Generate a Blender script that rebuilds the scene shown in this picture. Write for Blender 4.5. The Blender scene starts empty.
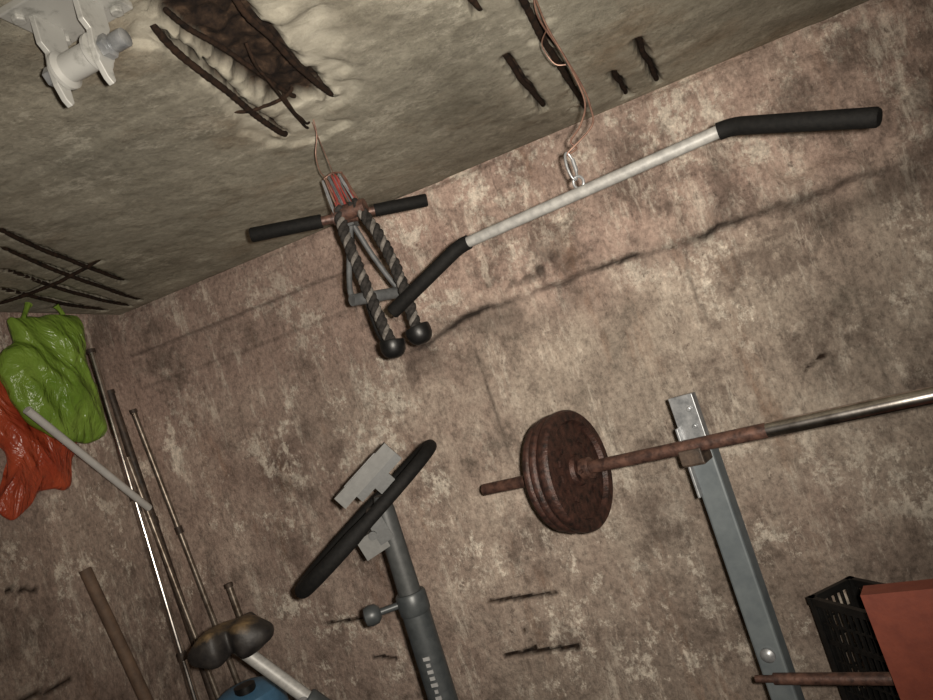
import bpy, bmesh, math, random
from mathutils import Vector, Matrix, noise
random.seed(4)
V=Vector
scene=bpy.context.scene
col=scene.collection

# ------------------------------------------------------------------ helpers
def link(o,parent=None):
    col.objects.link(o)
    if parent: o.parent=parent
    return o
def group(name):
    e=bpy.data.objects.new(name,None); e.empty_display_size=.05
    return link(e)
def frame_from(d):
    d=d.normalized(); up=V((0,0,1)) if abs(d.z)<.95 else V((1,0,0))
    a=d.cross(up).normalized(); b=a.cross(d).normalized()
    return a,b
def basis(x,y,z,o=(0,0,0)):
    x,y,z=V(x),V(y),V(z)
    return Matrix(((x.x,y.x,z.x,o[0]),(x.y,y.y,z.y,o[1]),(x.z,y.z,z.z,o[2]),(0,0,0,1)))
def catmull(pts,n=8,closed=False):
    pts=[V(p) for p in pts]; out=[]; N=len(pts)
    rng=N if closed else N-1
    for i in range(rng):
        if closed: p0,p1,p2,p3=pts[(i-1)%N],pts[i],pts[(i+1)%N],pts[(i+2)%N]
        else: p0,p1,p2,p3=pts[max(i-1,0)],pts[i],pts[i+1],pts[min(i+2,N-1)]
        for k in range(n):
            t=k/n
            out.append(.5*((2*p1)+(p2-p0)*t+(2*p0-5*p1+4*p2-p3)*t*t+(3*p1-p0-3*p2+p3)*t**3))
    if not closed: out.append(pts[-1])
    return out
class B:
    def __init__(s): s.bm=bmesh.new()
    def tube(s,pts,r,seg=16,closed=False,caps=True):
        pts=[V(p) for p in pts]; n=len(pts)
        rr=r if isinstance(r,(list,tuple)) else [r]*n
        rings=[]; pa=None
        for i,p in enumerate(pts):
            if closed: d=pts[(i+1)%n]-pts[i-1]
            elif i==0: d=pts[1]-p
            elif i==n-1: d=p-pts[-2]
            else: d=(pts[i+1]-p).normalized()+(p-pts[i-1]).normalized()
            d.normalize()
            if pa is None: a,_=frame_from(d)
            else:
                a=pa-d*pa.dot(d)
                a=a.normalized() if a.length>1e-6 else frame_from(d)[0]
            pa=a; b=d.cross(a)
            rings.append([s.bm.verts.new(p+(a*math.cos(2*math.pi*k/seg)+b*math.sin(2*math.pi*k/seg))*rr[i]) for k in range(seg)])
        m=n if closed else n-1
        for i in range(m):
            A,C=rings[i],rings[(i+1)%n]
            for k in range(seg): s.bm.faces.new((A[k],A[(k+1)%seg],C[(k+1)%seg],C[k]))
        if caps and not closed:
            s.bm.faces.new(rings[0][::-1]); s.bm.faces.new(rings[-1])
        return s
    def box(s,c,size,rot=None):
        m=Matrix.Translation(V(c))@(rot.to_4x4() if rot else Matrix.Identity(4))@Matrix.Diagonal((size[0],size[1],size[2],1))
        bmesh.ops.create_cube(s.bm,size=1,matrix=m); return s
    def lathe(s,prof,M,seg=32):
        rings=[]
        for r,z in prof:
            rings.append([s.bm.verts.new(M@V((r*math.cos(2*math.pi*k/seg),r*math.sin(2*math.pi*k/seg),z))) for k in range(seg)])
        for i in range(len(rings)-1):
            A,C=rings[i],rings[i+1]
            for k in range(seg): s.bm.faces.new((A[k],A[(k+1)%seg],C[(k+1)%seg],C[k]))
        s.bm.faces.new(rings[0][::-1]); s.bm.faces.new(rings[-1])
        return s
    def plate(s,outline,thick,M):
        a=[s.bm.verts.new(M@V((x,y,-thick/2))) for x,y in outline]
        b=[s.bm.verts.new(M@V((x,y,thick/2))) for x,y in outline]
        s.bm.faces.new(a[::-1]); s.bm.faces.new(b)
        n=len(a)
        for i in range(n): s.bm.faces.new((a[i],a[(i+1)%n],b[(i+1)%n],b[i]))
        return s
    def done(s,name,mat,parent=None,smooth=True,bevel=0,sub=0):
        bmesh.ops.recalc_face_normals(s.bm,faces=s.bm.faces)
        me=bpy.data.meshes.new(name); s.bm.to_mesh(me); s.bm.free()
        me.materials.append(mat)
        o=bpy.data.objects.new(name,me); link(o,parent)
        if smooth:
            for p in me.polygons: p.use_smooth=True
            if sub==0:
                md=o.modifiers.new("es","EDGE_SPLIT"); md.split_angle=math.radians(38)
        if bevel:
            md=o.modifiers.new("bv","BEVEL"); md.width=bevel; md.segments=2; md.limit_method='ANGLE'
        if sub:
            md=o.modifiers.new("ss","SUBSURF"); md.levels=sub; md.render_levels=sub
        return o

# ------------------------------------------------------------------ materials
def newmat(name):
    m=bpy.data.materials.new(name); m.use_nodes=True
    nt=m.node_tree; b=nt.nodes["Principled BSDF"]; return m,nt,b
def nz(nt,scale,detail=6,rough=.6,vec=None,dist=0):
    n=nt.nodes.new("ShaderNodeTexNoise"); n.inputs["Scale"].default_value=scale
    n.inputs["Detail"].default_value=detail; n.inputs["Roughness"].default_value=rough
    n.inputs["Distortion"].default_value=dist
    if vec: nt.links.new(vec,n.inputs["Vector"])
    return n.outputs["Fac"]
def ramp(nt,fac,stops):
    r=nt.nodes.new("ShaderNodeValToRGB"); e=r.color_ramp.elements
    while len(e)<len(stops): e.new(.5)
    for i,(p,c) in enumerate(stops):
        e[i].position=p; e[i].color=(*c,1) if isinstance(c,tuple) else (c,c,c,1)
    nt.links.new(fac,r.inputs["Fac"]); return r.outputs["Color"]
def mix(nt,fac,a,b,mode='MIX'):
    n=nt.nodes.new("ShaderNodeMix"); n.data_type='RGBA'; n.blend_type=mode
    for s,v in ((n.inputs["Factor"],fac),(n.inputs["A"],a),(n.inputs["B"],b)):
        if isinstance(v,(int,float)): s.default_value=v
        elif isinstance(v,tuple): s.default_value=(*v,1)
        else: nt.links.new(v,s)
    return n.outputs["Result"]
def mth(nt,op,a,b):
    n=nt.nodes.new("ShaderNodeMath"); n.operation=op
    for i,v in enumerate((a,b)):
        if isinstance(v,(int,float)): n.inputs[i].default_value=v
        else: nt.links.new(v,n.inputs[i])
    return n.outputs[0]
def bump(nt,b,h,strength,dist=.01):
    n=nt.nodes.new("ShaderNodeBump"); n.inputs["Strength"].default_value=strength; n.inputs["Distance"].default_value=dist
    nt.links.new(h,n.inputs["Height"]); nt.links.new(n.outputs["Normal"],b.inputs["Normal"])
def mapped(nt,scale=(1,1,1),loc=(0,0,0)):
    t=nt.nodes.new("ShaderNodeTexCoord"); m=nt.nodes.new("ShaderNodeMapping")
    m.inputs["Scale"].default_value=scale; m.inputs["Location"].default_value=loc
    nt.links.new(t.outputs["Object"],m.inputs["Vector"]); return m.outputs["Vector"]
def simple(name,c1,c2,scale=30,rough=.6,metal=0,bs=.2,lo=.35,hi=.65,bd=.003,spec=.5):
    m,nt,b=newmat(name); o=mapped(nt)
    f=nz(nt,scale,8,.65,o)
    nt.links.new(ramp(nt,f,[(lo,c1),(hi,c2)]),b.inputs["Base Color"])
    b.inputs["Roughness"].default_value=rough; b.inputs["Metallic"].default_value=metal
    b.inputs["Specular IOR Level"].default_value=spec
    if bs: bump(nt,b,nz(nt,scale*3,6,.6,o),bs,bd)
    return m

def concrete(name,dark,mid,pale,flake,grey,pink,off,wall=True):
    m,nt,b=newmat(name)
    o=mapped(nt,(1,1,.8) if wall else (1,1,1),off)
    patch=nz(nt,5.0,14,.72,o); big=nz(nt,1.35,4,.55,o); fine=nz(nt,70,8,.8,o)
    c=ramp(nt,patch,[(.36,dark),(.46,mid),(.62,pale)] if wall else [(.30,dark),(.44,mid),(.68,pale)])
    c=mix(nt,ramp(nt,big,[(.42,0.),(.60,.55)]),c,grey)
    if wall:
        tc=nt.nodes.new("ShaderNodeTexCoord"); sx=nt.nodes.new("ShaderNodeSeparateXYZ"); nt.links.new(tc.outputs["Object"],sx.inputs[0])
        n3=nz(nt,3,6,.6,o)
        wob=mth(nt,'ADD',sx.outputs["Z"],mth(nt,'MULTIPLY',mth(nt,'SUBTRACT',n3,.5),.55))
        def rng(src,a,b_,v):
            k=nt.nodes.new("ShaderNodeMapRange"); k.inputs[1].default_value=a; k.inputs[2].default_value=b_; k.inputs[4].default_value=v
            nt.links.new(src,k.inputs[0]); return k.outputs[0]
        c=mix(nt,rng(wob,1.50,1.72,.6),c,pink)
        c=mix(nt,rng(wob,1.05,.45,.5),c,tuple(x*.66 for x in mid))  # lower wall darkened, light falloff put into the colour
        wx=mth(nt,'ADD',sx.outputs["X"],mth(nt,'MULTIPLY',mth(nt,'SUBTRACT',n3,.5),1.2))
        c=mix(nt,rng(wx,-.75,-1.35,.50),c,tuple(x*.62 for x in pink))  # left end darkened too, falloff of the flash painted in
    fl=nz(nt,8.5,15,.82,o); fl2=nz(nt,2.0,3,.5,o)
    fm=mth(nt,'MULTIPLY',ramp(nt,fl,[(.53,0.),(.575,.85 if wall else .5)]),ramp(nt,fl2,[(.40,.12),(.56,1.)]))
    c=mix(nt,fm,c,flake)
    blot=nz(nt,3.0,14,.74,mapped(nt,(1,1,1),(off[0]+4,off[1],2)))
    c=mix(nt,ramp(nt,blot,[(.52,0.),(.61,.72 if wall else .5)]),c,dark)
    if wall:
        sv=mapped(nt,(7,7,1.5),(1,0,0)); st=nz(nt,1.9,13,.8,sv)
        c=mix(nt,ramp(nt,st,[(.54,0.),(.62,.5)]),c,flake)
        c=mix(nt,ramp(nt,st,[(.36,.55),(.44,0.)]),c,dark)
        s2=nz(nt,1.2,8,.8,mapped(nt,(40,40,7),(1,0,0)))
        c=mix(nt,ramp(nt,s2,[(.60,0.),(.65,.6)]),c,pale)
        c=mix(nt,ramp(nt,s2,[(.34,.6),(.40,0.)]),c,dark)
        rs=nz(nt,1.1,7,.72,mapped(nt,(4,4,.9),(5,2,1)))
        c=mix(nt,ramp(nt,rs,[(.57,0.),(.67,.5)]),c,(.19,.105,.065))
    else:
        rs=nz(nt,1.9,8,.7,mapped(nt,(1,1,1),(2,9,1)))
        c=mix(nt,ramp(nt,rs,[(.54,0.),(.66,.5)]),c,(.19,.135,.085))
    c=mix(nt,1.0,c,ramp(nt,nz(nt,1.0,3,.5,mapped(nt,(1,1,1),(off[2],6,3))),[(.35,.78),(.62,1.22)]),'MULTIPLY')
    c=mix(nt,1.0,c,ramp(nt,fine,[(.33,.50 if wall else .68),(.5,1.),(.68,1.42 if wall else 1.22)]),'MULTIPLY')
    c=mix(nt,ramp(nt,nz(nt,26,10,.8,o),[(.36,.8 if wall else .5),(.42,0.)]),c,dark)
    at=nt.nodes.new("ShaderNodeAttribute"); at.attribute_name="dmg_shade"
    sep=nt.nodes.new("ShaderNodeSeparateColor"); nt.links.new(at.outputs["Color"],sep.inputs["Color"])
    c=mix(nt,sep.outputs["Green"],c,mix(nt,ramp(nt,fl,[(.4,0.),(.6,1.)]),pale,flake))
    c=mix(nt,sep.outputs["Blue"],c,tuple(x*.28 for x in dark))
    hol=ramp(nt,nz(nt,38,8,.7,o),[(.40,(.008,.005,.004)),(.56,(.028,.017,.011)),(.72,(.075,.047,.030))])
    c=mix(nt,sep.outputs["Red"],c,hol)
    nt.links.new(c,b.inputs["Base Color"]); b.inputs["Roughness"].default_value=.92
    b.inputs["Specular IOR Level"].default_value=.2
    bump(nt,b,mth(nt,'ADD',mth(nt,'MULTIPLY',patch,1.2),mth(nt,'MULTIPLY',fine,.35)),.85 if wall else .55,.016)
    return m
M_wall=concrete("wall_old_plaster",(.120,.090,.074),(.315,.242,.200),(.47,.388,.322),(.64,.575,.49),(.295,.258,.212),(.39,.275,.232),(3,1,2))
M_ceil=concrete("ceiling_concrete",(.130,.116,.088),(.275,.252,.200),(.38,.355,.290),(.52,.49,.41),(.245,.232,.188),(.2,.17,.12),(7,4,1),False)
M_floor=concrete("floor_concrete",(.06,.055,.045),(.14,.125,.1),(.24,.22,.18),(.3,.28,.22),(.12,.11,.09),(.1,.1,.1),(1,2,9),False)
M_rebar=simple("rusty_rebar",(.007,.005,.004),(.034,.019,.012),60,.95,0,.6,spec=.15)
M_rust=simple("rusty_steel",(.032,.017,.014),(.13,.068,.050),45,.5,.35,.35)
M_plate=simple("rusty_cast_iron",(.012,.007,.006),(.068,.030,.022),50,.5,.3,.7)
M_chrome=simple("worn_chrome",(.30,.27,.25),(.70,.66,.62),25,.24,1,.05)
M_dullmetal=simple("dull_steel_tube",(.10,.075,.055),(.28,.24,.20),35,.4,.7,.1)
M_darkpipe=simple("dark_pipe",(.02,.015,.012),(.08,.055,.04),40,.6,.3,.3)
M_galv=simple("galvanised_steel",(.18,.19,.20),(.38,.39,.40),40,.4,.6,.1)
M_bluegray=simple("blue_grey_paint",(.070,.083,.092),(.125,.142,.148),9,.5,.1,.08)
M_barpaint=simple("grey_bar_paint",(.19,.187,.18),(.29,.285,.27),60,.5,.1,.1)
M_foam=simple("black_foam",(.002,.002,.002),(.006,.0055,.005),120,.75,0,.3,spec=.18)
M_rubber=simple("black_rubber",(.003,.003,.003),(.006,.006,.006),60,.42,0,.1,spec=.35)
M_rope=simple("black_rope_strand",(.006,.0055,.005),(.028,.025,.023),90,.9,0,.6,spec=.2)
M_rope2=simple("grey_rope_strand",(.05,.045,.04),(.15,.137,.124),90,.9,0,.6,spec=.2)
M_greymetal=simple("grey_plated_handle",(.04,.042,.044),(.085,.088,.09),40,.6,.0,.1)
M_copper=simple("copper_wire",(.09,.042,.03),(.22,.13,.095),40,.5,.4,.1)
M_redwire=simple("red_wire",(.14,.025,.02),(.24,.045,.04),40,.4,.1,0)
M_bikegrey=simple("bike_grey_plastic",(.068,.068,.065),(.092,.092,.088),60,.55,0,.1,spec=.3)
M_bikemid=simple("bike_mid_grey_plastic",(.030,.032,.032),(.044,.046,.046),60,.5,0,.1,spec=.3)
M_bikedark=simple("bike_dark_paint",(.030,.034,.036),(.050,.055,.057),40,.42,.2,.05,spec=.4)
M_label=simple("pale_label",(.18,.18,.18),(.25,.25,.25),60,.5,0,0)
M_blue=simple("blue_plastic",(.03,.09,.16),(.05,.13,.22),20,.5,0,.05)
M_white=simple("white_pvc",(.36,.355,.34),(.48,.47,.45),15,.5,0,.05)
M_wood=simple("brown_wood_pole",(.07,.044,.03),(.15,.095,.063),18,.75,0,.3)
M_whitemetal=simple("old_white_metal_paint",(.20,.20,.185),(.40,.40,.38),30,.45,.3,.12,.30,.45)
M_redpad=simple("terracotta_vinyl",(.115,.025,.014),(.155,.036,.019),30,.6,0,.15)
M_crate=simple("black_crate_plastic",(.004,.004,.004),(.010,.0095,.009),30,.5,0,.05,spec=.3)
def seatmat():
    m,nt,b=newmat("worn_saddle_vinyl"); o=mapped(nt)
    c=ramp(nt,nz(nt,30,6,.6,o),[(.35,(.006,.005,.005)),(.65,(.022,.019,.017))])
    tc=nt.nodes.new("ShaderNodeTexCoord"); sx=nt.nodes.new("ShaderNodeSeparateXYZ"); nt.links.new(tc.outputs["Object"],sx.inputs[0])
    k=nt.nodes.new("ShaderNodeMapRange"); k.inputs[1].default_value=1.066; k.inputs[2].default_value=1.078; nt.links.new(mth(nt,'ADD',sx.outputs["Z"],mth(nt,'MULTIPLY',mth(nt,'SUBTRACT',nz(nt,22,8,.65,o),.5),.05)),k.inputs[0])
    c=mix(nt,k.outputs[0],c,ramp(nt,nz(nt,50,6,.6,o),[(.35,(.045,.030,.016)),(.65,(.12,.08,.04))]))
    nt.links.new(c,b.inputs["Base Color"]); b.inputs["Roughness"].default_value=.55; b.inputs["Specular IOR Level"].default_value=.3
    bump(nt,b,nz(nt,60,5,.6,o),.3,.004); return m
M_seat=seatmat()
def bagmat(name,c1,c2):
    m,nt,b=newmat(name); o=mapped(nt)
    n1=nz(nt,9,4,.5,mapped(nt,(1,1.6,.8)),1.5); n2=nz(nt,24,3,.5,mapped(nt),1.0)
    nt.links.new(ramp(nt,nz(nt,7,6,.6,o),[(.3,c1),(.7,c2)]),b.inputs["Base Color"])
    b.inputs["Roughness"].default_value=.30; b.inputs["Specular IOR Level"].default_value=.5
    bump(nt,b,mth(nt,'ADD',n1,mth(nt,'MULTIPLY',n2,.20)),.8,.03)
    tr=nt.nodes.new("ShaderNodeBsdfTranslucent"); tr.inputs["Color"].default_value=(*c2,1)
    ms=nt.nodes.new("ShaderNodeMixShader"); ms.inputs[0].default_value=.2
    out=nt.nodes["Material Output"]; nt.links.new(b.outputs[0],ms.inputs[1]); nt.links.new(tr.outputs[0],ms.inputs[2]); nt.links.new(ms.outputs[0],out.inputs["Surface"])
    return m
M_green=bagmat("green_plastic_film",(.12,.22,.022),(.24,.37,.060))
M_redbag=bagmat("red_plastic_film",(.30,.040,.018),(.50,.095,.040))

# ------------------------------------------------------------------ room shell
WX0,WX1,WY0,WY1,H=-1.91,2.3,-1.9,2.235,2.1
def sst(a,b,x):
    t=max(0,min(1,(x-a)/(b-a))); return t*t*(3-2*t)
def dseg(p,a,b):
    ax,ay=a; bx,by=b; dx,dy=bx-ax,by-ay
    t=max(0,min(1,((p[0]-ax)*dx+(p[1]-ay)*dy)/(dx*dx+dy*dy)))
    return math.hypot(p[0]-ax-t*dx,p[1]-ay-t*dy)
def coords(lo,hi,f0,f1,fine,coarse=.12):
    out=[]; x=lo
    while x<hi-1e-6:
        out.append(x); x+= fine if f0<=x<f1 else coarse
        if out[-1]<f0<x: x=f0
    out.append(hi); return out
def surface(name,us,vs,fn,mat):
    verts=[];cols=[]
    for v in vs:
        for u in us:
            p,c=fn(u,v); verts.append(p); cols.append(c)
    nu=len(us); faces=[]
    for j in range(len(vs)-1):
        for i in range(nu-1):
            k=j*nu+i; faces.append((k,k+1,k+1+nu,k+nu))
    me=bpy.data.meshes.new(name); me.from_pydata(verts,[],faces)
    ca=me.color_attributes.new("dmg_shade",'FLOAT_COLOR','POINT')
    flat=[]
    for c in cols: flat+= [c[0],c[1],c[2],1]
    ca.data.foreach_set("color",flat)
    for p in me.polygons: p.use_smooth=True
    me.materials.append(mat)
    o=bpy.data.objects.new(name,me); return link(o)
def N(x,y,z=0,s=1): return noise.noise(V((x*s,y*s,z)))
def FN(x,y,s,o=5): return noise.fractal(V((x*s,y*s,3.3)),.8,2.1,o)
wslits=[((-.822,.716),(-.60,.694),.007),((-1.445,.772),(-1.258,.755),.006),((-.83,.533),(-.583,.514),.008),
        ((-.74,.60),(-.72,.53),.003),((.33,1.16),(.40,1.19),.005),((-1.30,.62),(-1.22,.60),.005)]
def crackz(x): return 1.642+.018*N(x,0,1,3)+.014*N(x,0,2,14)+.007*N(x,0,2,50)-(.05*sst(-.55,-.85,x))
def fwall(x,z):
    d=.006*FN(x,z,2.2)+.0026*FN(x,z,14,4)
    cz=crackz(x)
    amt=1-sst(-.70,-1.0,x)
    rt=sst(-.15,.25,x)
    e=sst(cz-.006-.02*rt,cz+.010,z)*(1-.55*sst(cz+.05,cz+.26,z))
    chip=.30+.70*sst(-.25,.25,N(x,z,5,7))
    d+= .038*e*amt*chip
    crack=math.exp(-((z-cz+.004)/.009)**2)*amt*(.40+.55*sst(-.15,.25,N(x,0,9,6)))*(1-.30*rt)
    shade_grime=.55*math.exp(-((z-cz+.045)/.065)**2)*amt*sst(-.2,.3,N(x,z,4,5))  # patchy shade and grime below the ledge, painted into the wall colour
    q=math.exp(-(((x+.33)/.18)**2+((z-1.705)/.03)**2)); d+=.030*q*N(x,z,8,24); crack=max(crack,q*sst(.05,.25,N(x,z,8,24))*.85)
    q2=1-sst(.01,.05,dseg((x,z),(.0,1.69),(.12,1.73))+.03*N(x,z,2,20)); crack=max(crack,.4*q2*sst(0,.3,N(x,z,3,30)))
    q3=math.exp(-((x-.28-.03*N(z,0,1,8))/.035)**2)*sst(1.60,1.68,z)*(1-sst(1.78,1.86,z)); shade_grime=max(shade_grime,.55*q3)
    q4=math.exp(-(((x+.62)/.10)**2+((z-1.63)/.05)**2)); shade_grime=max(shade_grime,.5*q4*sst(-.3,.2,N(x,z,8,9)))
    cz2=1.93+.01*N(x,0,3,5); crack=max(crack,.55*math.exp(-((z-cz2)/.006)**2)*(1-sst(-.9,-.6,x))); d+=.010*sst(cz2-.005,cz2+.005,z)*(1-sst(-.9,-.6,x))
    cz3=1.80+.012*N(x,0,6,4); crack=max(crack,.40*math.exp(-((z-cz3)/.006)**2)*(1-sst(-1.0,-.8,x)))
    hx=-.60+.03*N(z,0,3,6); crack=max(crack,.6*math.exp(-((x-hx)/.005)**2)*sst(1.1,1.2,z)*(1-sst(1.5,1.6,z)))
    hx=.12+.03*N(z,0,7,5); crack=max(crack,.5*math.exp(-((x-hx)/.005)**2)*sst(1.35,1.42,z)*(1-sst(1.58,1.62,z)))
    hx=.52+.02*N(z,0,11,7); crack=max(crack,.4*math.exp(-((x-hx)/.005)**2)*sst(1.0,1.1,z)*(1-sst(1.5,1.6,z)))
    hole=0
    for a,b,w in wslits:
        dd=dseg((x,z),a,b)+.006*N(x,z,1,40)
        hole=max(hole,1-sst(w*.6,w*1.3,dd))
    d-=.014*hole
    edge=sst(H-.03,H,z)
    return (x,WY1-d*(1-edge),z),(hole,.0,min(1,crack+shade_grime))
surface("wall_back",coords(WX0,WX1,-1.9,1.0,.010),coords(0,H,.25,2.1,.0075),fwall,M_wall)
slits=[((-.594,.965),(-.669,1.462),.010),((-.462,.99),(-.503,1.38),.009),((-.512,.95),(-.543,1.30),.060),
 ((-1.341,1.275),(-1.575,1.909),.006),((-1.43,1.345),(-1.735,2.15),.006),((-1.549,1.44),(-1.80,2.17),.006),((-1.686,1.549),(-1.85,2.1),.006),
 ((-1.434,1.664),(-1.86,1.642),.005),
 ((-.141,1.566),(-.124,1.977),.013),((-.067,1.20),(-.019,2.128),.010),((.081,1.926),(.109,2.16),.013),((.153,1.784),(.200,2.16),.015),
 ((-.16,1.15),(-.14,1.343),.011)]
def fceil(x,y):
    d=.007*FN(x,y,2.5)+.0022*FN(x,y,13,5)
    d+= .007*sst(1.13,1.145,y+.006*N(x,0,1,6))
    line=.38*math.exp(-((y-1.14+.008*N(x,0,1,6))/.006)**2)*sst(-.3,.1,N(x,0,4,4)+.2)
    hole=0;halo=0
    for i,(a,b,w) in enumerate(slits):
        nn=N(x,y,1,26)*.010+N(x,y,2,70)*.006
        dd=dseg((x,y),a,b)+nn*(1.6 if i==2 else (.35 if 3<=i<=7 else .7))
        hole=max(hole,(1-sst(w*(.85 if i==2 else .65),w*1.12,dd)))
        hw={2:.12,0:.05,1:.08}.get(i,.05)
        if i<3 or i>7: halo=max(halo,(.75 if i<3 else .32)*(1-sst(hw*.5,hw,dd+.05*N(x,y,4,9))))
    q=1-sst(.03,.09,dseg((x,y),(-.62,1.50),(-.42,1.20))+.05*N(x,y,3,14)); halo=max(halo,.9*q)
    q=1-sst(.03,.08,dseg((x,y),(-.40,.95),(-.44,1.20))+.04*N(x,y,3,12)); halo=max(halo,.65*q)
    halo*=.75+.9*N(x,y,7,20)
    halo=max(0,min(1,halo))
    d-=.040*hole*(.75+.5*N(x,y,5,30)); d-=.009*sst(.30,.45,halo)
    edge=max(sst(WY1-.03,WY1,y),1-sst(WX0,WX0+.03,x))
    grid_dark=.25*(1-sst(.02,.22,dseg((x,y),(-1.45,1.4),(-1.75,2.1))+.10*N(x,y,6,5)))  # darker band along the left rebar grid
    return (x,y,H-d*(1-edge)),(hole,halo*(1-hole),max(line,grid_dark)*(1-hole))
surface("ceiling",coords(WX0,WX1,-1.9,.9,.0085),coords(WY0,WY1,.65,2.235,.0085),fceil,M_ceil)
def fleft(y,z):
    d=.008*FN(y,z,2.2)+.002*FN(y,z,14,4); e=max(sst(H-.03,H,z),sst(WY1-.03,WY1,y))
    h=0
    for a,b,w in [((1.45,.98),(1.62,.96),.007),((1.5,1.28),(1.6,1.24),.006)]:
        h=max(h,1-sst(w*.6,w*1.3,dseg((y,z),a,b)+.006*N(y,z,1,40)))
    return (WX0+d*(1-e)-.012*h,y,z),(h,0,0)
surface("wall_left",coords(WY0,WY1,1.2,2.235,.014),coords(0,H,.6,2.1,.014),fleft,M_wall)
surface("wall_right",coords(WY0,WY1,9,9,.1,.1),coords(0,H,9,9,.1,.1),lambda y,z:((WX1-.006*FN(y,z,2),y,z),(0,0,0)),M_wall)
surface("wall_front",coords(WX0,WX1,9,9,.1,.1),coords(0,H,9,9,.1,.1),lambda x,z:((x,WY0+.006*FN(x,z,2),z),(0,0,0)),M_wall)
surface("floor",coords(WX0,WX1,9,9,.1,.1),coords(WY0,WY1,9,9,.1,.1),lambda x,y:((x,y,0),(0,0,0)),M_floor)

# exposed reinforcement
g=group("exposed_rebar")
def rebar(a,b,r,sag=.0,name="bar"):
    bb=B(); pts=[]; n=61
    for i in range(n):
        t=i/(n-1); x=a[0]+(b[0]-a[0])*t; y=a[1]+(b[1]-a[1])*t
        z=H+.010-sag*math.sin(math.pi*t)**.5
        pts.append((x+.006*N(t,a[0],0,4),y,z+.003*N(t,a[1],4,6)))
    bb.tube(pts,[r*(1+.15*N(i*.3,a[0],9,2)+.16*(i%2)) for i in range(n)],10)
    bb.done(name,M_rebar,g)
for i,(a,b,r,s) in enumerate([((-.594,.945),(-.671,1.475),.0060,.022),((-.458,.975),(-.503,1.40),.0055,.022),((-.522,1.10),(-.618,1.49),.0030,.03),
  ((-.68,1.272),(-.55,1.305),.0035,.02),((-.555,.93),(-.565,1.34),.0045,.004),((-.60,1.46),(-.57,1.30),.0025,.03),
  ((-1.341,1.26),(-1.58,1.92),.0055,.020),((-1.43,1.33),(-1.742,2.17),.0055,.022),((-1.549,1.40),(-1.81,2.18),.0055,.020),((-1.686,1.50),(-1.86,2.12),.0055,.020),
  ((-1.40,1.666),(-1.87,1.642),.005,.028),
  ((-.141,1.55),(-.124,1.98),.0065,.014),((-.067,1.18),(-.019,2.14),.007,.018),((.081,1.91),(.109,2.17),.0055,.007),((.153,1.77),(.203,2.17),.0065,.008),((-.16,1.14),(-.14,1.345),.006,.008)]):
    rebar(a,b,r,s,"bar_%d"%(i+1))

# ------------------------------------------------------------------ ceiling pulley bracket
g=group("ceiling_pulley_bracket")
Mx=lambda x:basis((0,1,0),(0,0,1),(1,0,0),(x,0,0))
def horn(x,name):
    o=[(.782,2.10),(.782,2.045),(.792,2.034),(.788,2.010),(.790,1.985),(.798,1.964),(.806,1.956),(.812,1.962),(.812,1.982),(.822,1.996),(.828,2.016),(.824,2.034),(.832,2.048),(.834,2.10)]
    b=B(); b.plate(o,.009,Mx(x)); b.done(name,M_whitemetal,g,smooth=False,bevel=.0012)
horn(-.670,"side_plate_1"); horn(-.594,"side_plate_2")
b=B(); b.box((-.632,.81,2.090),(.135,.11,.012))
for sx in(-.050,.050):
    b.lathe([(.010,0),(.010,.009)],basis((1,0,0),(0,-1,0),(0,0,-1),(-.632+sx,.772,2.085)),6)
    b.lathe([(.010,0),(.010,.009)],basis((1,0,0),(0,-1,0),(0,0,-1),(-.632+sx,.848,2.085)),6)
b.done("base_plate",M_whitemetal,g,False,.002)
Ma=lambda x,y,z:basis((0,1,0),(0,0,1),(1,0,0),(x,y,z))
b=B(); b.lathe([(.020,-.033),(.027,-.032),(.027,-.027),(.020,-.022),(.020,.022),(.027,.027),(.027,.032),(.020,.033)],Ma(-.632,.806,2.008),28); b.done("roller",M_whitemetal,g)
b=B(); b.lathe([(.009,-.055),(.009,.078)],Ma(-.632,.806,2.008),16); b.lathe([(.012,.060),(.013,.062),(.013,.080),(.010,.082)],Ma(-.632,.806,2.008),16)
b.lathe([(.014,.043),(.017,.045),(.017,.054),(.014,.056)],Ma(-.632,.806,2.008),6); b.lathe([(.015,-.056),(.015,-.043)],Ma(-.632,.806,2.008),6)
b.done("axle_bolt",M_galv,g)

# ------------------------------------------------------------------ lat pulldown bar
g=group("lat_pulldown_bar")
Lend,Lel,Rel,Rend=V((-.534,1.425,1.618)),V((-.350,1.447,1.705)),V((.212,1.32,1.702)),V((.390,1.205,1.606))
def bend(a,c,b,r=.022,n=6):
    p=c+(a-c).normalized()*r; q=c+(b-c).normalized()*r
    return [p*(1-t)**2+c*2*t*(1-t)+q*t*t for t in [i/n for i in range(n+1)]]
path=[Lend]+bend(Lend,Lel,Rel)+bend(Lel,Rel,Rend)+[Rend]
b=B(); b.tube(path,.0120,20); b.done("steel_tube",M_barpaint,g)
dm=(Rel-Lel).normalized()
b=B(); pts=[Lend-(Lel-Lend).normalized()*.004,Lend]+bend(Lend,Lel,Rel); b.tube(pts,[.013]+[.0158]*(len(pts)-1),20); b.done("grip_1",M_foam,g)
b=B(); pts=[Rend+(Rend-Rel).normalized()*.004,Rend]+bend(Rend,Rel,Lel); b.tube(pts,[.013]+[.0158]*(len(pts)-1),20); b.done("grip_2",M_foam,g)
cen=Lel.lerp(Rel,.50)
b=B(); ey=[cen+V((0,0,.020))+V((math.cos(a)*.010*dm.x,math.cos(a)*.010*dm.y,math.sin(a)*.012)) for a in [2*math.pi*i/20 for i in range(20)]]
b.tube(ey,.003,8,closed=True); b.done("eye_loop",M_galv,g)
g=group("carabiner_hook")
c0=cen+V((-.004,0,.055))
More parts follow.
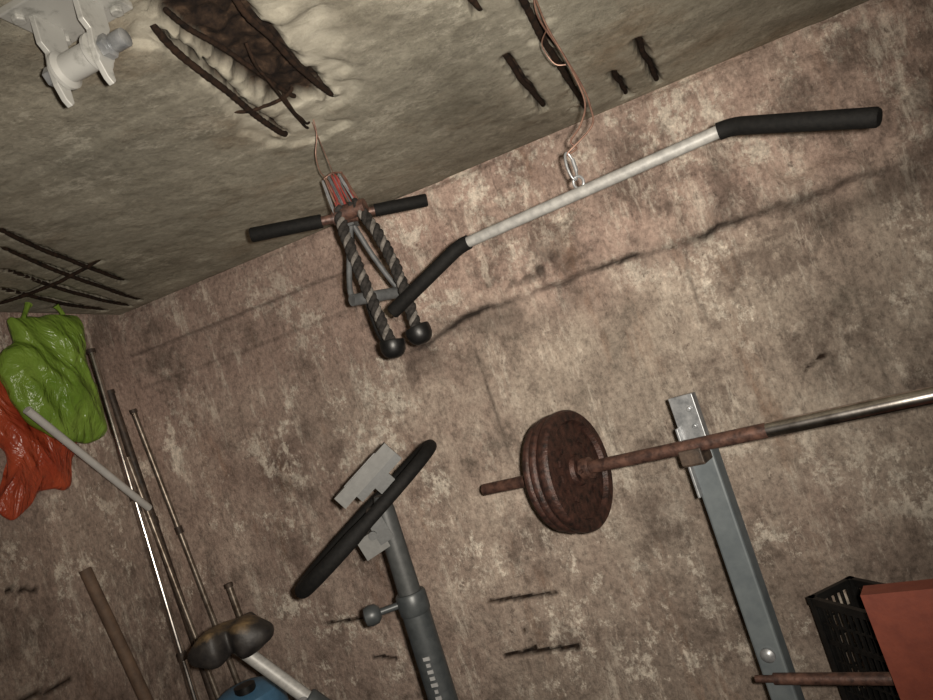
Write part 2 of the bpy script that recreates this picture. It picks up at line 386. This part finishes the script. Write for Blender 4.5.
ov=[c0+V((math.sin(a)*.007,math.sin(a)*.005,math.cos(a)*.028)) for a in [2*math.pi*i/28 for i in range(28)]]
b=B(); b.tube(ov,.0027,10,closed=True); b.tube([c0+V((.007,.005,-.012)),c0+V((.007,.005,.014))],.004,10); b.done("clip",M_galv,g)
g=group("hanging_copper_wire")
t0=c0+V((0,0,.026))
w=catmull([(-.030,1.37,2.115),(-.040,1.38,2.06),(-.020,1.39,1.98),(-.004,1.39,1.90),(-.002,1.39,1.855),(-.012,1.39,1.818),tuple(t0),(-.052,1.392,1.790),(-.058,1.392,1.808),(-.03,1.39,1.830),(-.008,1.385,1.87),(-.015,1.38,1.95),(-.030,1.37,2.03),(-.034,1.365,2.115)],8)
b=B(); b.tube(w,.0020,8); b.done("wire_loop",M_copper,g)
b=B(); b.tube(catmull([(-.03,1.38,2.03),(-.05,1.37,2.00),(-.04,1.38,1.96),(-.02,1.385,1.95)],6),.0013,6); b.done("loose_end",M_copper,g)

# ------------------------------------------------------------------ hanging attachments
g=group("hanging_wire")
b=B(); b.tube(catmull([(-.585,1.45,2.115),(-.592,1.46,2.07),(-.614,1.47,2.03),(-.616,1.47,1.99),(-.605,1.468,1.966)],8),.0015,8)
b.tube(catmull([(-.595,1.46,2.115),(-.592,1.465,2.05),(-.585,1.468,1.966)],8),.0011,8)
b.tube(catmull([(-.612,1.468,1.968),(-.59,1.470,1.974),(-.565,1.468,1.966)],6),.0025,8); b.done("wire",M_copper,g)
g=group("cable_clip_cluster")
for i in range(13):
    f=i/12; top=V((-.613+.050*f,1.460+.016*(i%2),1.968-.012*abs(f-.4))); bot=V((-.606+.066*f+.005*math.sin(i*2.1),1.452+.012*(i%3),1.878-.012*((i*5)%3)/2))
    d=(bot-top); a,_=frame_from(d); c=(top+bot)/2; hl=d.length/2; dn=d.normalized()
    lp=[c+dn*math.cos(t)*hl+a*math.sin(t)*(.005+.0015*(i%3)) for t in [2*math.pi*k/20 for k in range(20)]]
    b=B(); b.tube(lp,.0019,6,closed=True); b.done("clip_%d"%(i+1),[M_galv,M_redwire,M_copper,M_redwire,M_greymetal][i%5],g)
g=group("straight_bar_handle")
A=V((-.792,1.40,1.891)); Bp=V((-.416,1.54,1.853)); dd=(Bp-A).normalized()
b=B(); b.tube([A,Bp],.0105,18); b.done("rusty_rod",M_rust,g)
b=B(); b.tube([A-dd*.003,A,A+dd*.160],[.015,.0168,.0158],20); b.done("grip_1",M_foam,g)
b=B(); b.tube([Bp+dd*.003,Bp,Bp-dd*.12],[.013,.0150,.0148],20); b.done("grip_2",M_foam,g)
m=A.lerp(Bp,.53)
b=B(); b.tube([m-dd*.028,m+dd*.028],.016,18); b.box(m+V((0,0,.022)),(.012,.026,.03)); b.done("swivel_sleeve",M_rust,g)
g=group("triceps_rope")
def rope(path,R,name):
    p=catmull(path,26)
    for k in range(3):
        b=B(); pts=[]; pa=None; ln=0
        for i,q in enumerate(p):
            d=(p[min(i+1,len(p)-1)]-p[max(i-1,0)]).normalized()
            if pa is None: a,_=frame_from(d)
            else: a=(pa-d*pa.dot(d)).normalized()
            pa=a; bb=d.cross(a)
            if i: ln+=(q-p[i-1]).length
            th=ln/.045*2*math.pi+k*2*math.pi/3
            pts.append(q+(a*math.cos(th)+bb*math.sin(th))*R*.55)
        b.tube(pts,R*(.56 if k else .44),10); b.done("%s_strand_%d"%(name,k+1),M_rope if k else M_rope2,g)
rope([(-.571,1.452,1.560),(-.581,1.450,1.65),(-.589,1.446,1.75),(-.594,1.444,1.845),(-.585,1.444,1.885)],.013,"rope_a")
rope([(-.507,1.462,1.570),(-.505,1.460,1.65),(-.510,1.458,1.73),(-.528,1.452,1.82),(-.555,1.446,1.885)],.013,"rope_b")
for i,c in enumerate([V((-.569,1.453,1.550)),V((-.504,1.463,1.560))]):
    b=B(); b.lathe([(.012,.016),(.0275,.014),(.0290,.010),(.0290,.000),(.0275,-.010),(.0225,-.019),(.015,-.025),(.006,-.027)],Matrix.Translation(c)@Matrix.Rotation(.15*(1-2*i),4,'Y'),28)
    b.done("rubber_stopper_%d"%(i+1),M_rubber,g)
b=B(); b.tube([V((-.60,1.45,1.872)),V((-.53,1.452,1.868))],.018,16); b.done("metal_band",M_rust,g)
g=group("v_grip_handle")
top=V((-.592,1.50,1.862))
for s,(p,q) in enumerate([(V((-.628,1.455,1.70)),V((-.612,1.44,1.672))),(V((-.560,1.56,1.70)),V((-.545,1.57,1.675)))]):
    b=B(); b.tube(catmull([top,top.lerp(p,.5)+V((-.004,0,0)),p,q],8),.0065,12); b.done("arm_%d"%(s+1),M_greymetal,g)
b=B(); b.tube([V((-.622,1.435,1.676)),V((-.535,1.575,1.676))],.0135,18); b.done("grip",M_greymetal,g)
b=B(); b.tube(catmull([(-.60,1.49,1.86),(-.606,1.478,1.79),(-.605,1.475,1.73),(-.598,1.478,1.70)],8),.0045,10); b.box((-.592,1.50,1.865),(.02,.03,.03)); b.done("bracket",M_greymetal,g)
g=group("ankle_strap_hook")
b=B(); b.tube(catmull([(-.598,1.51,1.86),(-.628,1.53,1.75),(-.628,1.53,1.62),(-.615,1.52,1.575),(-.600,1.515,1.58)],8),.004,8); b.done("strap",M_foam,g)

# ------------------------------------------------------------------ barbell
d=V((.9336,-.3583,0)); nrm=V((.3583,.9336,0)); E0=V((-.59,1.825,1.137))
def T(t,o=0,z=None):
    p=E0+d*t+nrm*o
    if z is not None: p.z=z
    return p
Mb=lambda p:basis(nrm,(0,0,1),d,p)
g=group("barbell")
b=B(); b.tube([T(0),T(.003),T(.763)],[.0125,.0155,.0160],20); b.tube([T(1.325),T(2.085),T(2.088)],[.0160,.0155,.0125],20); b.done("rusty_sleeves",M_rust,g)
b=B(); b.tube([T(.763),T(1.325)],.0162,24); b.done("chrome_shaft",M_chrome,g)
def prof(R,h_):
    return [(.017,h_),(.036,h_),(.040,h_*.3),(R-.034,h_*.25),(R-.028,h_),(R-.006,h_),(R-.001,h_*.6),(R,h_*.25),(R,-h_*.25),(R-.001,-h_*.6),(R-.006,-h_),(R-.028,-h_),(R-.034,-h_*.25),(.040,-h_*.3),(.036,-h_),(.017,-h_)]
for i,(t,R,h_) in enumerate([(.244,.142,.0105),(.267,.148,.0105),(.298,.151,.015),(1.790,.151,.015),(1.821,.148,.0105),(1.844,.142,.0105)]):
    b=B(); b.lathe(prof(R,h_),Mb(T(t)),56)
    for k in range(14):
        if k in (3,4,10,11): continue
        a=2*math.pi*k/14; c=T(t)+(nrm*math.cos(a)+V((0,0,1))*math.sin(a))*.078+d*h_*.4
        b.box(c,(.005,.010,.016),basis(d,nrm,(0,0,1)).to_3x3()@Matrix.Rotation(a,3,'X'))
    b.done("weight_plate_%d"%(i+1),M_plate,g)
b=B()
for t in (.327,1.761): b.lathe([(.016,-.012),(.026,-.010),(.026,.010),(.021,.014),(.016,.014)],Mb(T(t)),28); b.tube([T(t,0)+nrm*-.02,T(t)-nrm*.040],.005,10)
b.done("spin_collars",M_rust,g)

# ------------------------------------------------------------------ bench press rack with bench
g=group("weight_bench")
R3=basis(d,nrm,(0,0,1)).to_3x3()
for i,t in enumerate([.600,1.488]):
    b=B(); b.box(T(t,.046,.565),(.058,.048,1.13),R3); b.done("upright_%d"%(i+1),M_bluegray,g,False,.005)
    b=B(); b.box(T(t,.046,1.15),(.044,.032,.19),R3); b.done("inner_tube_%d"%(i+1),M_galv,g,False,.003)
    b=B(); b.box(T(t,.022,1.19),(.056,.006,.115),R3); b.box(T(t-.026,.028,1.10),(.006,.05,.16),R3)
    for z in (1.175,1.215):
        b.lathe([(.006,0),(.006,.008)],basis(d,(0,0,1),-nrm,T(t+.012,.020,z)),6)
    b.done("hook_plate_%d"%(i+1),M_galv,g,False,.0015)
    b=B(); b.box(T(t,.006,1.108),(.052,.070,.020),R3); b.box(T(t,-.028,1.118),(.052,.008,.034),R3); b.done("j_hook_%d"%(i+1),M_darkpipe,g,False,.003)
    b=B(); b.box(T(t,.046,.025),(.06,.75,.05),R3); b.done("foot_%d"%(i+1),M_bluegray,g,False,.005)
    b=B(); b.lathe([(.016,0),(.016,.006),(.010,.012),(.004,.013)],basis(d,(0,0,1),-nrm,T(t,.021,.655)),20); b.done("bolt_cap_%d"%(i+1),M_galv,g)
b=B(); b.tube([T(.60,.01,.607),T(1.49,.01,.607)],.0125,16); b.tube([T(.56,.01,.607),T(.60,.01,.607)],.008,12); b.done("cross_rod",M_rust,g)
b=B(); b.box(T(1.044,.046,.12),(.83,.05,.05),R3); b.done("cross_tube",M_bluegray,g,False,.005)
pc=T(1.056,-.04)
b=B(); b.box(V((pc.x,pc.y,.618)),(.415,.045,.39),R3@Matrix.Rotation(-.03,3,'Y')); b.done("backrest_pad",M_redpad,g,True,.016)
b=B(); b.box(V((pc.x,pc.y,0))-nrm*.38+V((0,0,.42)),(.30,.72,.055),R3); b.done("seat_pad",M_redpad,g,True,.018)
b=B(); b.box(V((pc.x,pc.y,0))-nrm*.34+V((0,0,.375)),(.05,.86,.045),R3); b.box(V((pc.x,pc.y,0))+nrm*.045+V((0,0,.41)),(.05,.04,.70),R3)
b.box(V((pc.x,pc.y,0))-nrm*.66+V((0,0,.19)),(.05,.05,.38),R3); b.box(V((pc.x,pc.y,0))-nrm*.66+V((0,0,.02)),(.45,.05,.04),R3); b.done("bench_frame",M_bluegray,g,False,.004)

# ------------------------------------------------------------------ crates
def crate(name,z0):
    g=group(name)
    u=V((.545,-.839,0)); v=V((.839,.545,0)); A=V((.116,2.0,z0)); Lu,Lv,Hh=.36,.145,.306
    R=basis(u,v,(0,0,1)).to_3x3(); b=B()
    def bx(cu,cv,cz,su,sv,sz): b.box(A+u*cu+v*cv+V((0,0,cz)),(su,sv,sz),R)
    for cv in (.004,Lv-.004):
        bx(Lu/2,cv,Hh-.010,Lu+.010,.014,.020); bx(Lu/2,cv,.015,Lu,.008,.03); bx(Lu/2,cv,.19,Lu,.006,.014)
        for k in range(17): bx(.02+k*.02,cv,.150,.0055,.006,.28)
        for z in (.06,.10,.14,.24): bx(Lu/2,cv,z,Lu,.005,.0055)
    for cu in (.004,Lu-.004):
        bx(cu,Lv/2,Hh-.010,.014,Lv+.010,.020); bx(cu,Lv/2,.015,.008,Lv,.03); bx(cu,Lv/2,.19,.006,Lv,.014)
        for k in range(6): bx(cu,.022+k*.02,.150,.006,.0055,.28)
        for z in (.06,.10,.14,.24): bx(cu,Lv/2,z,.005,Lv,.0055)
    for cu in (.008,Lu-.008):
        for cv in (.008,Lv-.008): bx(cu,cv,Hh/2,.020,.020,Hh)
    bx(Lu/2,Lv/2,.004,Lu-.01,Lv-.01,.008)
    b.done("lattice_body",M_crate,g,False,.0008)
crate("plastic_crate",0.0); crate("plastic_crate.001",.307)

# ------------------------------------------------------------------ exercise bike
g=group("exercise_bike")
h=V((.907,.421,0)).normalized(); l=V((h.y,-h.x,0)); dr=(h*.866+V((0,0,.5))); up=l.cross(dr)*-1
if up.z<0: up=-up
cc=V((-.732,1.50,0)); Rh=basis(h,l,(0,0,1)).to_3x3()
b=B(); b.tube([cc+V((0,0,.32)),cc+V((0,0,.98))],.033,24); b.tube([cc+V((0,0,.955)),cc+V((0,0,.96)),cc+V((0,0,1.0)),cc+V((0,0,1.005))],[.033,.036,.036,.033],24); b.done("column_lower",M_bikedark,g)
b=B(); b.tube([cc+V((0,0,.95)),cc+V((0,0,1.20)),cc+V((.004,0,1.235))],[.027,.025,.018],24); b.done("column_upper",M_bikemid,g)
b=B()
for k,wd in enumerate([.016,.010,.014,.012,.016,.008,.014]): b.box(cc+V((.006,-.0325,.86-.015*k)),(wd,.003,.008))
b.done("column_lettering",M_label,g,False)
b=B(); b.lathe([(.008,0),(.008,.045),(.014,.047),(.022,.055),(.024,.070),(.020,.082),(.008,.086)],basis(l,(0,0,1),-h,tuple(cc-h*.03+V((0,0,.985)))),20); b.done("tension_knob",M_bikedark,g)
b=B(); b.box(cc-h*.045+V((0,0,1.140)),(.060,.055,.050),Rh@Matrix.Rotation(-.25,3,'Y')); b.done("handlebar_clamp",M_bikegrey,g,True,.010)
b=B(); b.box(cc-h*.020+V((0,0,1.165)),(.035,.065,.06),Rh@Matrix.Rotation(-.25,3,'Y')); b.tube([cc-h*.04+l*.02+V((0,0,1.16)),cc-h*.04+l*.045+V((0,0,1.16))],.010,12); b.done("clamp_jaw",M_bikemid,g,True,.006)
hc=V((-.765,1.482,1.203)); La,Wa=.213,.150; l2=(l+V((0,0,.03))).normalized()
lp=[]
for i in range(48):
    a=2*math.pi*i/48; c,s=math.cos(a),math.sin(a)
    lp.append(hc+dr*(La*math.copysign(abs(c)**.75,c))+l2*(Wa*math.copysign(abs(s)**.75,s)))
b=B(); b.tube(lp,[.0175 if math.cos(2*math.pi*i/48)<0 else .0145 for i in range(48)],18,closed=True); b.done("handlebar_loop",M_foam,g)
b=B(); b.tube([hc+l2*.14-up*.004,hc-l2*.14-up*.004],.010,12); b.tube([cc+V((0,0,1.16)),hc-up*.01],.018,14); b.done("handlebar_crossbar",M_bikedark,g)
Rc=basis(dr,l,up).to_3x3()
cn=V((-.745,1.49,1.294))
b=B(); b.box(cn,(.165,.105,.034),Rc); b.done("console_body",M_bikegrey,g,True,.012)
b=B(); b.box(cn+dr*.018-up*.024,(.13,.09,.024),Rc); b.box(cn+dr*.015-up*.050,(.045,.045,.05),Rc); b.done("console_housing",M_bikemid,g,True,.007)
b=B(); b.box(cn+up*.017,(.10,.075,.004),Rc); b.done("console_screen",M_rubber,g,False)
sc=V((-1.094,1.35,1.048)); hs=V((-.35,.937,0)); ls=V((.937,.35,0)); SK=.90
def saddle():
    bm=bmesh.new(); nu,nv=17,17; top=[];bot=[]
    for i in range(nu):
        u=i/(nu-1); w=.108*(1-sst(.22,.72,u))+.028*sst(.2,.7,u); w*=math.sqrt(max(.02,1-(max(0,(.16-u)/.16))**2*.75)); w*=math.sqrt(max(.05,1-(max(0,(u-.88)/.12))**2*.8))
        ru=[];rd=[]
        for j in range(nv):
            v=-1+2*j/(nv-1)
            notch=.036*math.exp(-(v/.30)**2)*(1-sst(0,.35,u))
            x=-.11+.25*u+notch
            lobe=.016*math.sin(min(1,abs(v)*1.1)*math.pi)*(1-sst(.3,.75,u))
            zz=.026*(1-abs(v)**3)+lobe-.012*sst(.5,1,u)
            ru.append(bm.verts.new(sc+(hs*x+ls*(w*v)+V((0,0,zz)))*SK))
            rd.append(bm.verts.new(sc+(hs*x+ls*(w*v*.92)+V((0,0,-.026-.018*math.sin(min(1,abs(v)*1.1)*math.pi)*(1-sst(.2,.8,u)))))*SK))
        top.append(ru);bot.append(rd)
    for i in range(nu-1):
        for j in range(nv-1):
            bm.faces.new((top[i][j],top[i+1][j],top[i+1][j+1],top[i][j+1])); bm.faces.new((bot[i][j],bot[i][j+1],bot[i+1][j+1],bot[i+1][j]))
    for i in range(nu-1):
        bm.faces.new((top[i][0],bot[i][0],bot[i+1][0],top[i+1][0])); bm.faces.new((top[i][-1],top[i+1][-1],bot[i+1][-1],bot[i][-1]))
    for j in range(nv-1):
        bm.faces.new((top[0][j],top[0][j+1],bot[0][j+1],bot[0][j])); bm.faces.new((top[-1][j],bot[-1][j],bot[-1][j+1],top[-1][j+1]))
    bb=B(); bb.bm.free(); bb.bm=bm; bb.done("saddle",M_seat,g,sub=1)
saddle()
sp=V((.084,.03,-.122)).normalized(); s0=V((-1.098,1.336,1.028))
b=B(); b.tube([s0,s0+sp*.23],.0155,16); b.done("seat_post",M_barpaint,g)
b=B(); b.tube([s0+sp*.20,s0+sp*.205,s0+sp*.63],[.02,.024,.026],18); b.done("seat_tube",M_bikedark,g)
b=B(); b.tube([s0+sp*.20-V((0,.05,0)),s0+sp*.20],.010,12); b.lathe([(.010,0),(.017,.004),(.017,.018),(.010,.022)],basis((1,0,0),(0,0,1),(0,-1,0),tuple(s0+sp*.20-V((0,.04,0)))),16); b.done("seat_knob",M_galv,g)
f0=cc-h*.02
b=B(); b.lathe([(.05,-.05),(.17,-.05),(.20,-.03),(.205,0),(.20,.03),(.17,.05),(.05,.05)],basis(h,(0,0,1),l,tuple(f0+V((0,0,.30)))),40); b.done("flywheel_housing",M_bikedark,g)
b=B()
for k in (-.36,.36): b.tube([f0+h*k+l*.22+V((0,0,.03)),f0+h*k-l*.22+V((0,0,.03))],.03,16)
b.tube([f0-h*.36+V((0,0,.04)),f0+h*.36+V((0,0,.04))],.026,14); b.tube([f0+V((0,0,.05)),f0+V((0,0,.2))],.03,14); b.done("base_frame",M_bikedark,g)
b=B()
for s in (-1,1):
    c=f0+l*s*.07+V((0,0,.30)); e=c+(h*.12*s+V((0,0,-.11*s))); b.tube([f0+V((0,0,.30)),c,e],.009,10); b.box(e+l*s*.05,(.09,.09,.022),Rh)
b.done("cranks_pedals",M_rubber,g,False,.002)

# ------------------------------------------------------------------ blue barrel
g=group("blue_plastic_barrel")
b=B(); b.lathe([(.085,0),(.105,.01),(.11,.04),(.11,.22),(.116,.23),(.116,.25),(.11,.26),(.11,.52),(.116,.53),(.116,.55),(.11,.56),(.11,.72),(.10,.765),(.06,.785),(.02,.79)],Matrix.Translation((-1.46,1.76,0)),36); b.done("drum",M_blue,g)
b=B(); b.lathe([(.03,.78),(.03,.80),(.01,.803)],Matrix.Translation((-1.43,1.73,0)),20); b.done("cap",M_rubber,g)

# ------------------------------------------------------------------ poles in the corner
def pole(name,pts,r,mat,extra=None):
    g=group(name); b=B(); b.tube(pts,r,16); b.done("shaft",mat,g)
    if extra: extra(g,pts,r)
def joints(g,pts,r):
    a,c=V(pts[0]),V(pts[-1]); dn=(c-a).normalized(); b=B()
    for t in (.0,.27,.55,.8):
        p=a.lerp(c,t); b.tube([p-dn*(0 if t==0 else .012),p+dn*.014],r+.003,14)
    b.done("joint_rings",M_darkpipe,g)
pole("chrome_curtain_pole",[(-1.824,1.95,1.94),(-1.733,1.87,.0)],.0125,M_chrome,joints)
pole("dark_iron_pipe",[(-1.870,2.03,1.80),(-1.84,2.10,0)],.014,M_darkpipe,joints)
pole("steel_conduit",[(-1.850,2.09,1.716),(-1.76,2.18,0)],.010,M_dullmetal,joints)
pole("thin_steel_rod",[(-1.835,1.985,1.55),(-1.70,2.00,0)],.009,M_dullmetal)
pole("threaded_rod",[(-1.615,2.02,1.04),(-1.56,2.04,0)],.011,M_dullmetal,joints)
pole("wooden_broom_handle",[(-1.86,1.722,1.248),(-1.70,1.81,0)],.018,M_wood)
pole("white_plastic_pipe",[(-1.70,1.535,1.735),(-1.770,1.945,1.363)],.0115,M_white)

# ------------------------------------------------------------------ bags
def bag(name,outline,x0,T_,mat,seed,handles):
    g=group(name)
    pts=catmull([(0,y,z) for y,z in outline],10,True); n=len(pts)
    c=sum(pts,V((0,0,0)))/n; rings=22; bm=bmesh.new()
    def lay(sign):
        L=[]
        for r in range(rings):
            k=1-r/rings; ring=[]
            for i,p in enumerate(pts):
                q=c+(p-c)*k
                bul=T_*(1-k**2.4)**.6
                nn=noise.ridged_multi_fractal(V((q.y*9+q.z*3+seed,q.z*4.5+q.y*4,sign)),1.1,2.2,3,1.0,1.8)
                x=x0+sign*bul*(.48+.34*nn)
                if k==1: x=x0+.008*N(i*.3,seed,1,2)
                jit=.010*N(q.y*20,q.z*20,seed)
                ring.append(bm.verts.new((x,q.y+jit*k,q.z+jit)))
            L.append(ring)
        for r in range(rings-1):
            for i in range(n): bm.faces.new((L[r][i],L[r][(i+1)%n],L[r+1][(i+1)%n],L[r+1][i]))
        cv=bm.verts.new(sum((v.co for v in L[-1]),V((0,0,0)))/n)
        for i in range(n): bm.faces.new((L[-1][i],L[-1][(i+1)%n],cv))
    lay(1);lay(-1)
    bmesh.ops.remove_doubles(bm,verts=bm.verts,dist=.0005)
    bb=B(); bb.bm.free(); bb.bm=bm; bb.done("bag_body",mat,g,sub=1)
    b=B()
    for hp in handles: b.tube(catmull(hp,8),[.012-.005*math.sin(math.pi*i/(8*(len(hp)-1))) for i in range(8*(len(hp)-1)+1)],8)
    b.done("bag_handles",mat,g)
bag("green_plastic_bag",[(1.80,2.05),(1.89,2.045),(1.895,1.98),(1.872,1.896),(1.878,1.755),(1.870,1.63),(1.735,1.627),(1.61,1.715),(1.565,1.845),(1.585,1.93),(1.635,1.965),(1.64,2.04),(1.71,2.045)],-1.790,.075,M_green,1.3,
  [[(-1.785,1.84,2.03),(-1.785,1.835,2.06),(-1.785,1.82,2.082)],[(-1.785,1.68,2.02),(-1.785,1.70,2.055),(-1.785,1.72,2.082)]])
bag("red_plastic_bag",[(1.593,1.97),(1.66,1.93),(1.74,1.80),(1.81,1.70),(1.83,1.635),(1.79,1.58),(1.755,1.50),(1.66,1.515),(1.60,1.475),(1.535,1.455),(1.51,1.51),(1.57,1.575),(1.575,1.66),(1.528,1.72),(1.50,1.80),(1.53,1.9)],-1.865,.04,M_redbag,5.1,
  [[(-1.865,1.60,1.95),(-1.86,1.60,2.02),(-1.86,1.61,2.085)]])

# ------------------------------------------------------------------ light
ld=bpy.data.lights.new("phone_flash","SPOT"); ld.energy=205; ld.spot_size=math.radians(102); ld.spot_blend=1.0; ld.shadow_soft_size=.010; ld.color=(1.0,.915,.80)
lo=bpy.data.objects.new("phone_flash",ld); link(lo)
ld2=bpy.data.lights.new("dim_fill","POINT"); ld2.energy=6; ld2.shadow_soft_size=.06; ld2.color=(1,.78,.5)  # dim warm fill lamp added behind the camera for ambient light
lo2=bpy.data.objects.new("dim_fill",ld2); link(lo2); lo2.location=(.6,-.6,1.95)
w=bpy.data.worlds.new("world"); scene.world=w; w.use_nodes=True; w.node_tree.nodes["Background"].inputs[0].default_value=(.02,.018,.015,1)

# ------------------------------------------------------------------ camera
X=V((0.9105,0.3124,0.271)).normalized(); Y=V((0.2759,0.0302,-0.9607)); Y=(Y-X*X.dot(Y)).normalized(); Z=X.cross(Y)
Mc=Matrix((X,Y,Z)).to_4x4(); Mc.translation=(0,0,1.4)
cd=bpy.data.cameras.new("camera"); cam=bpy.data.objects.new("camera",cd); link(cam); cam.matrix_world=Mc
cd.sensor_width=36; cd.lens=27.01; cd.clip_start=.01; scene.camera=cam
Ml=Mc.copy(); Ml.translation=V((0,0,1.4))+Mc.to_3x3()@V((.03,.012,0))
lo.matrix_world=Ml
try:
    scene.view_settings.view_transform='Standard'
except Exception: pass
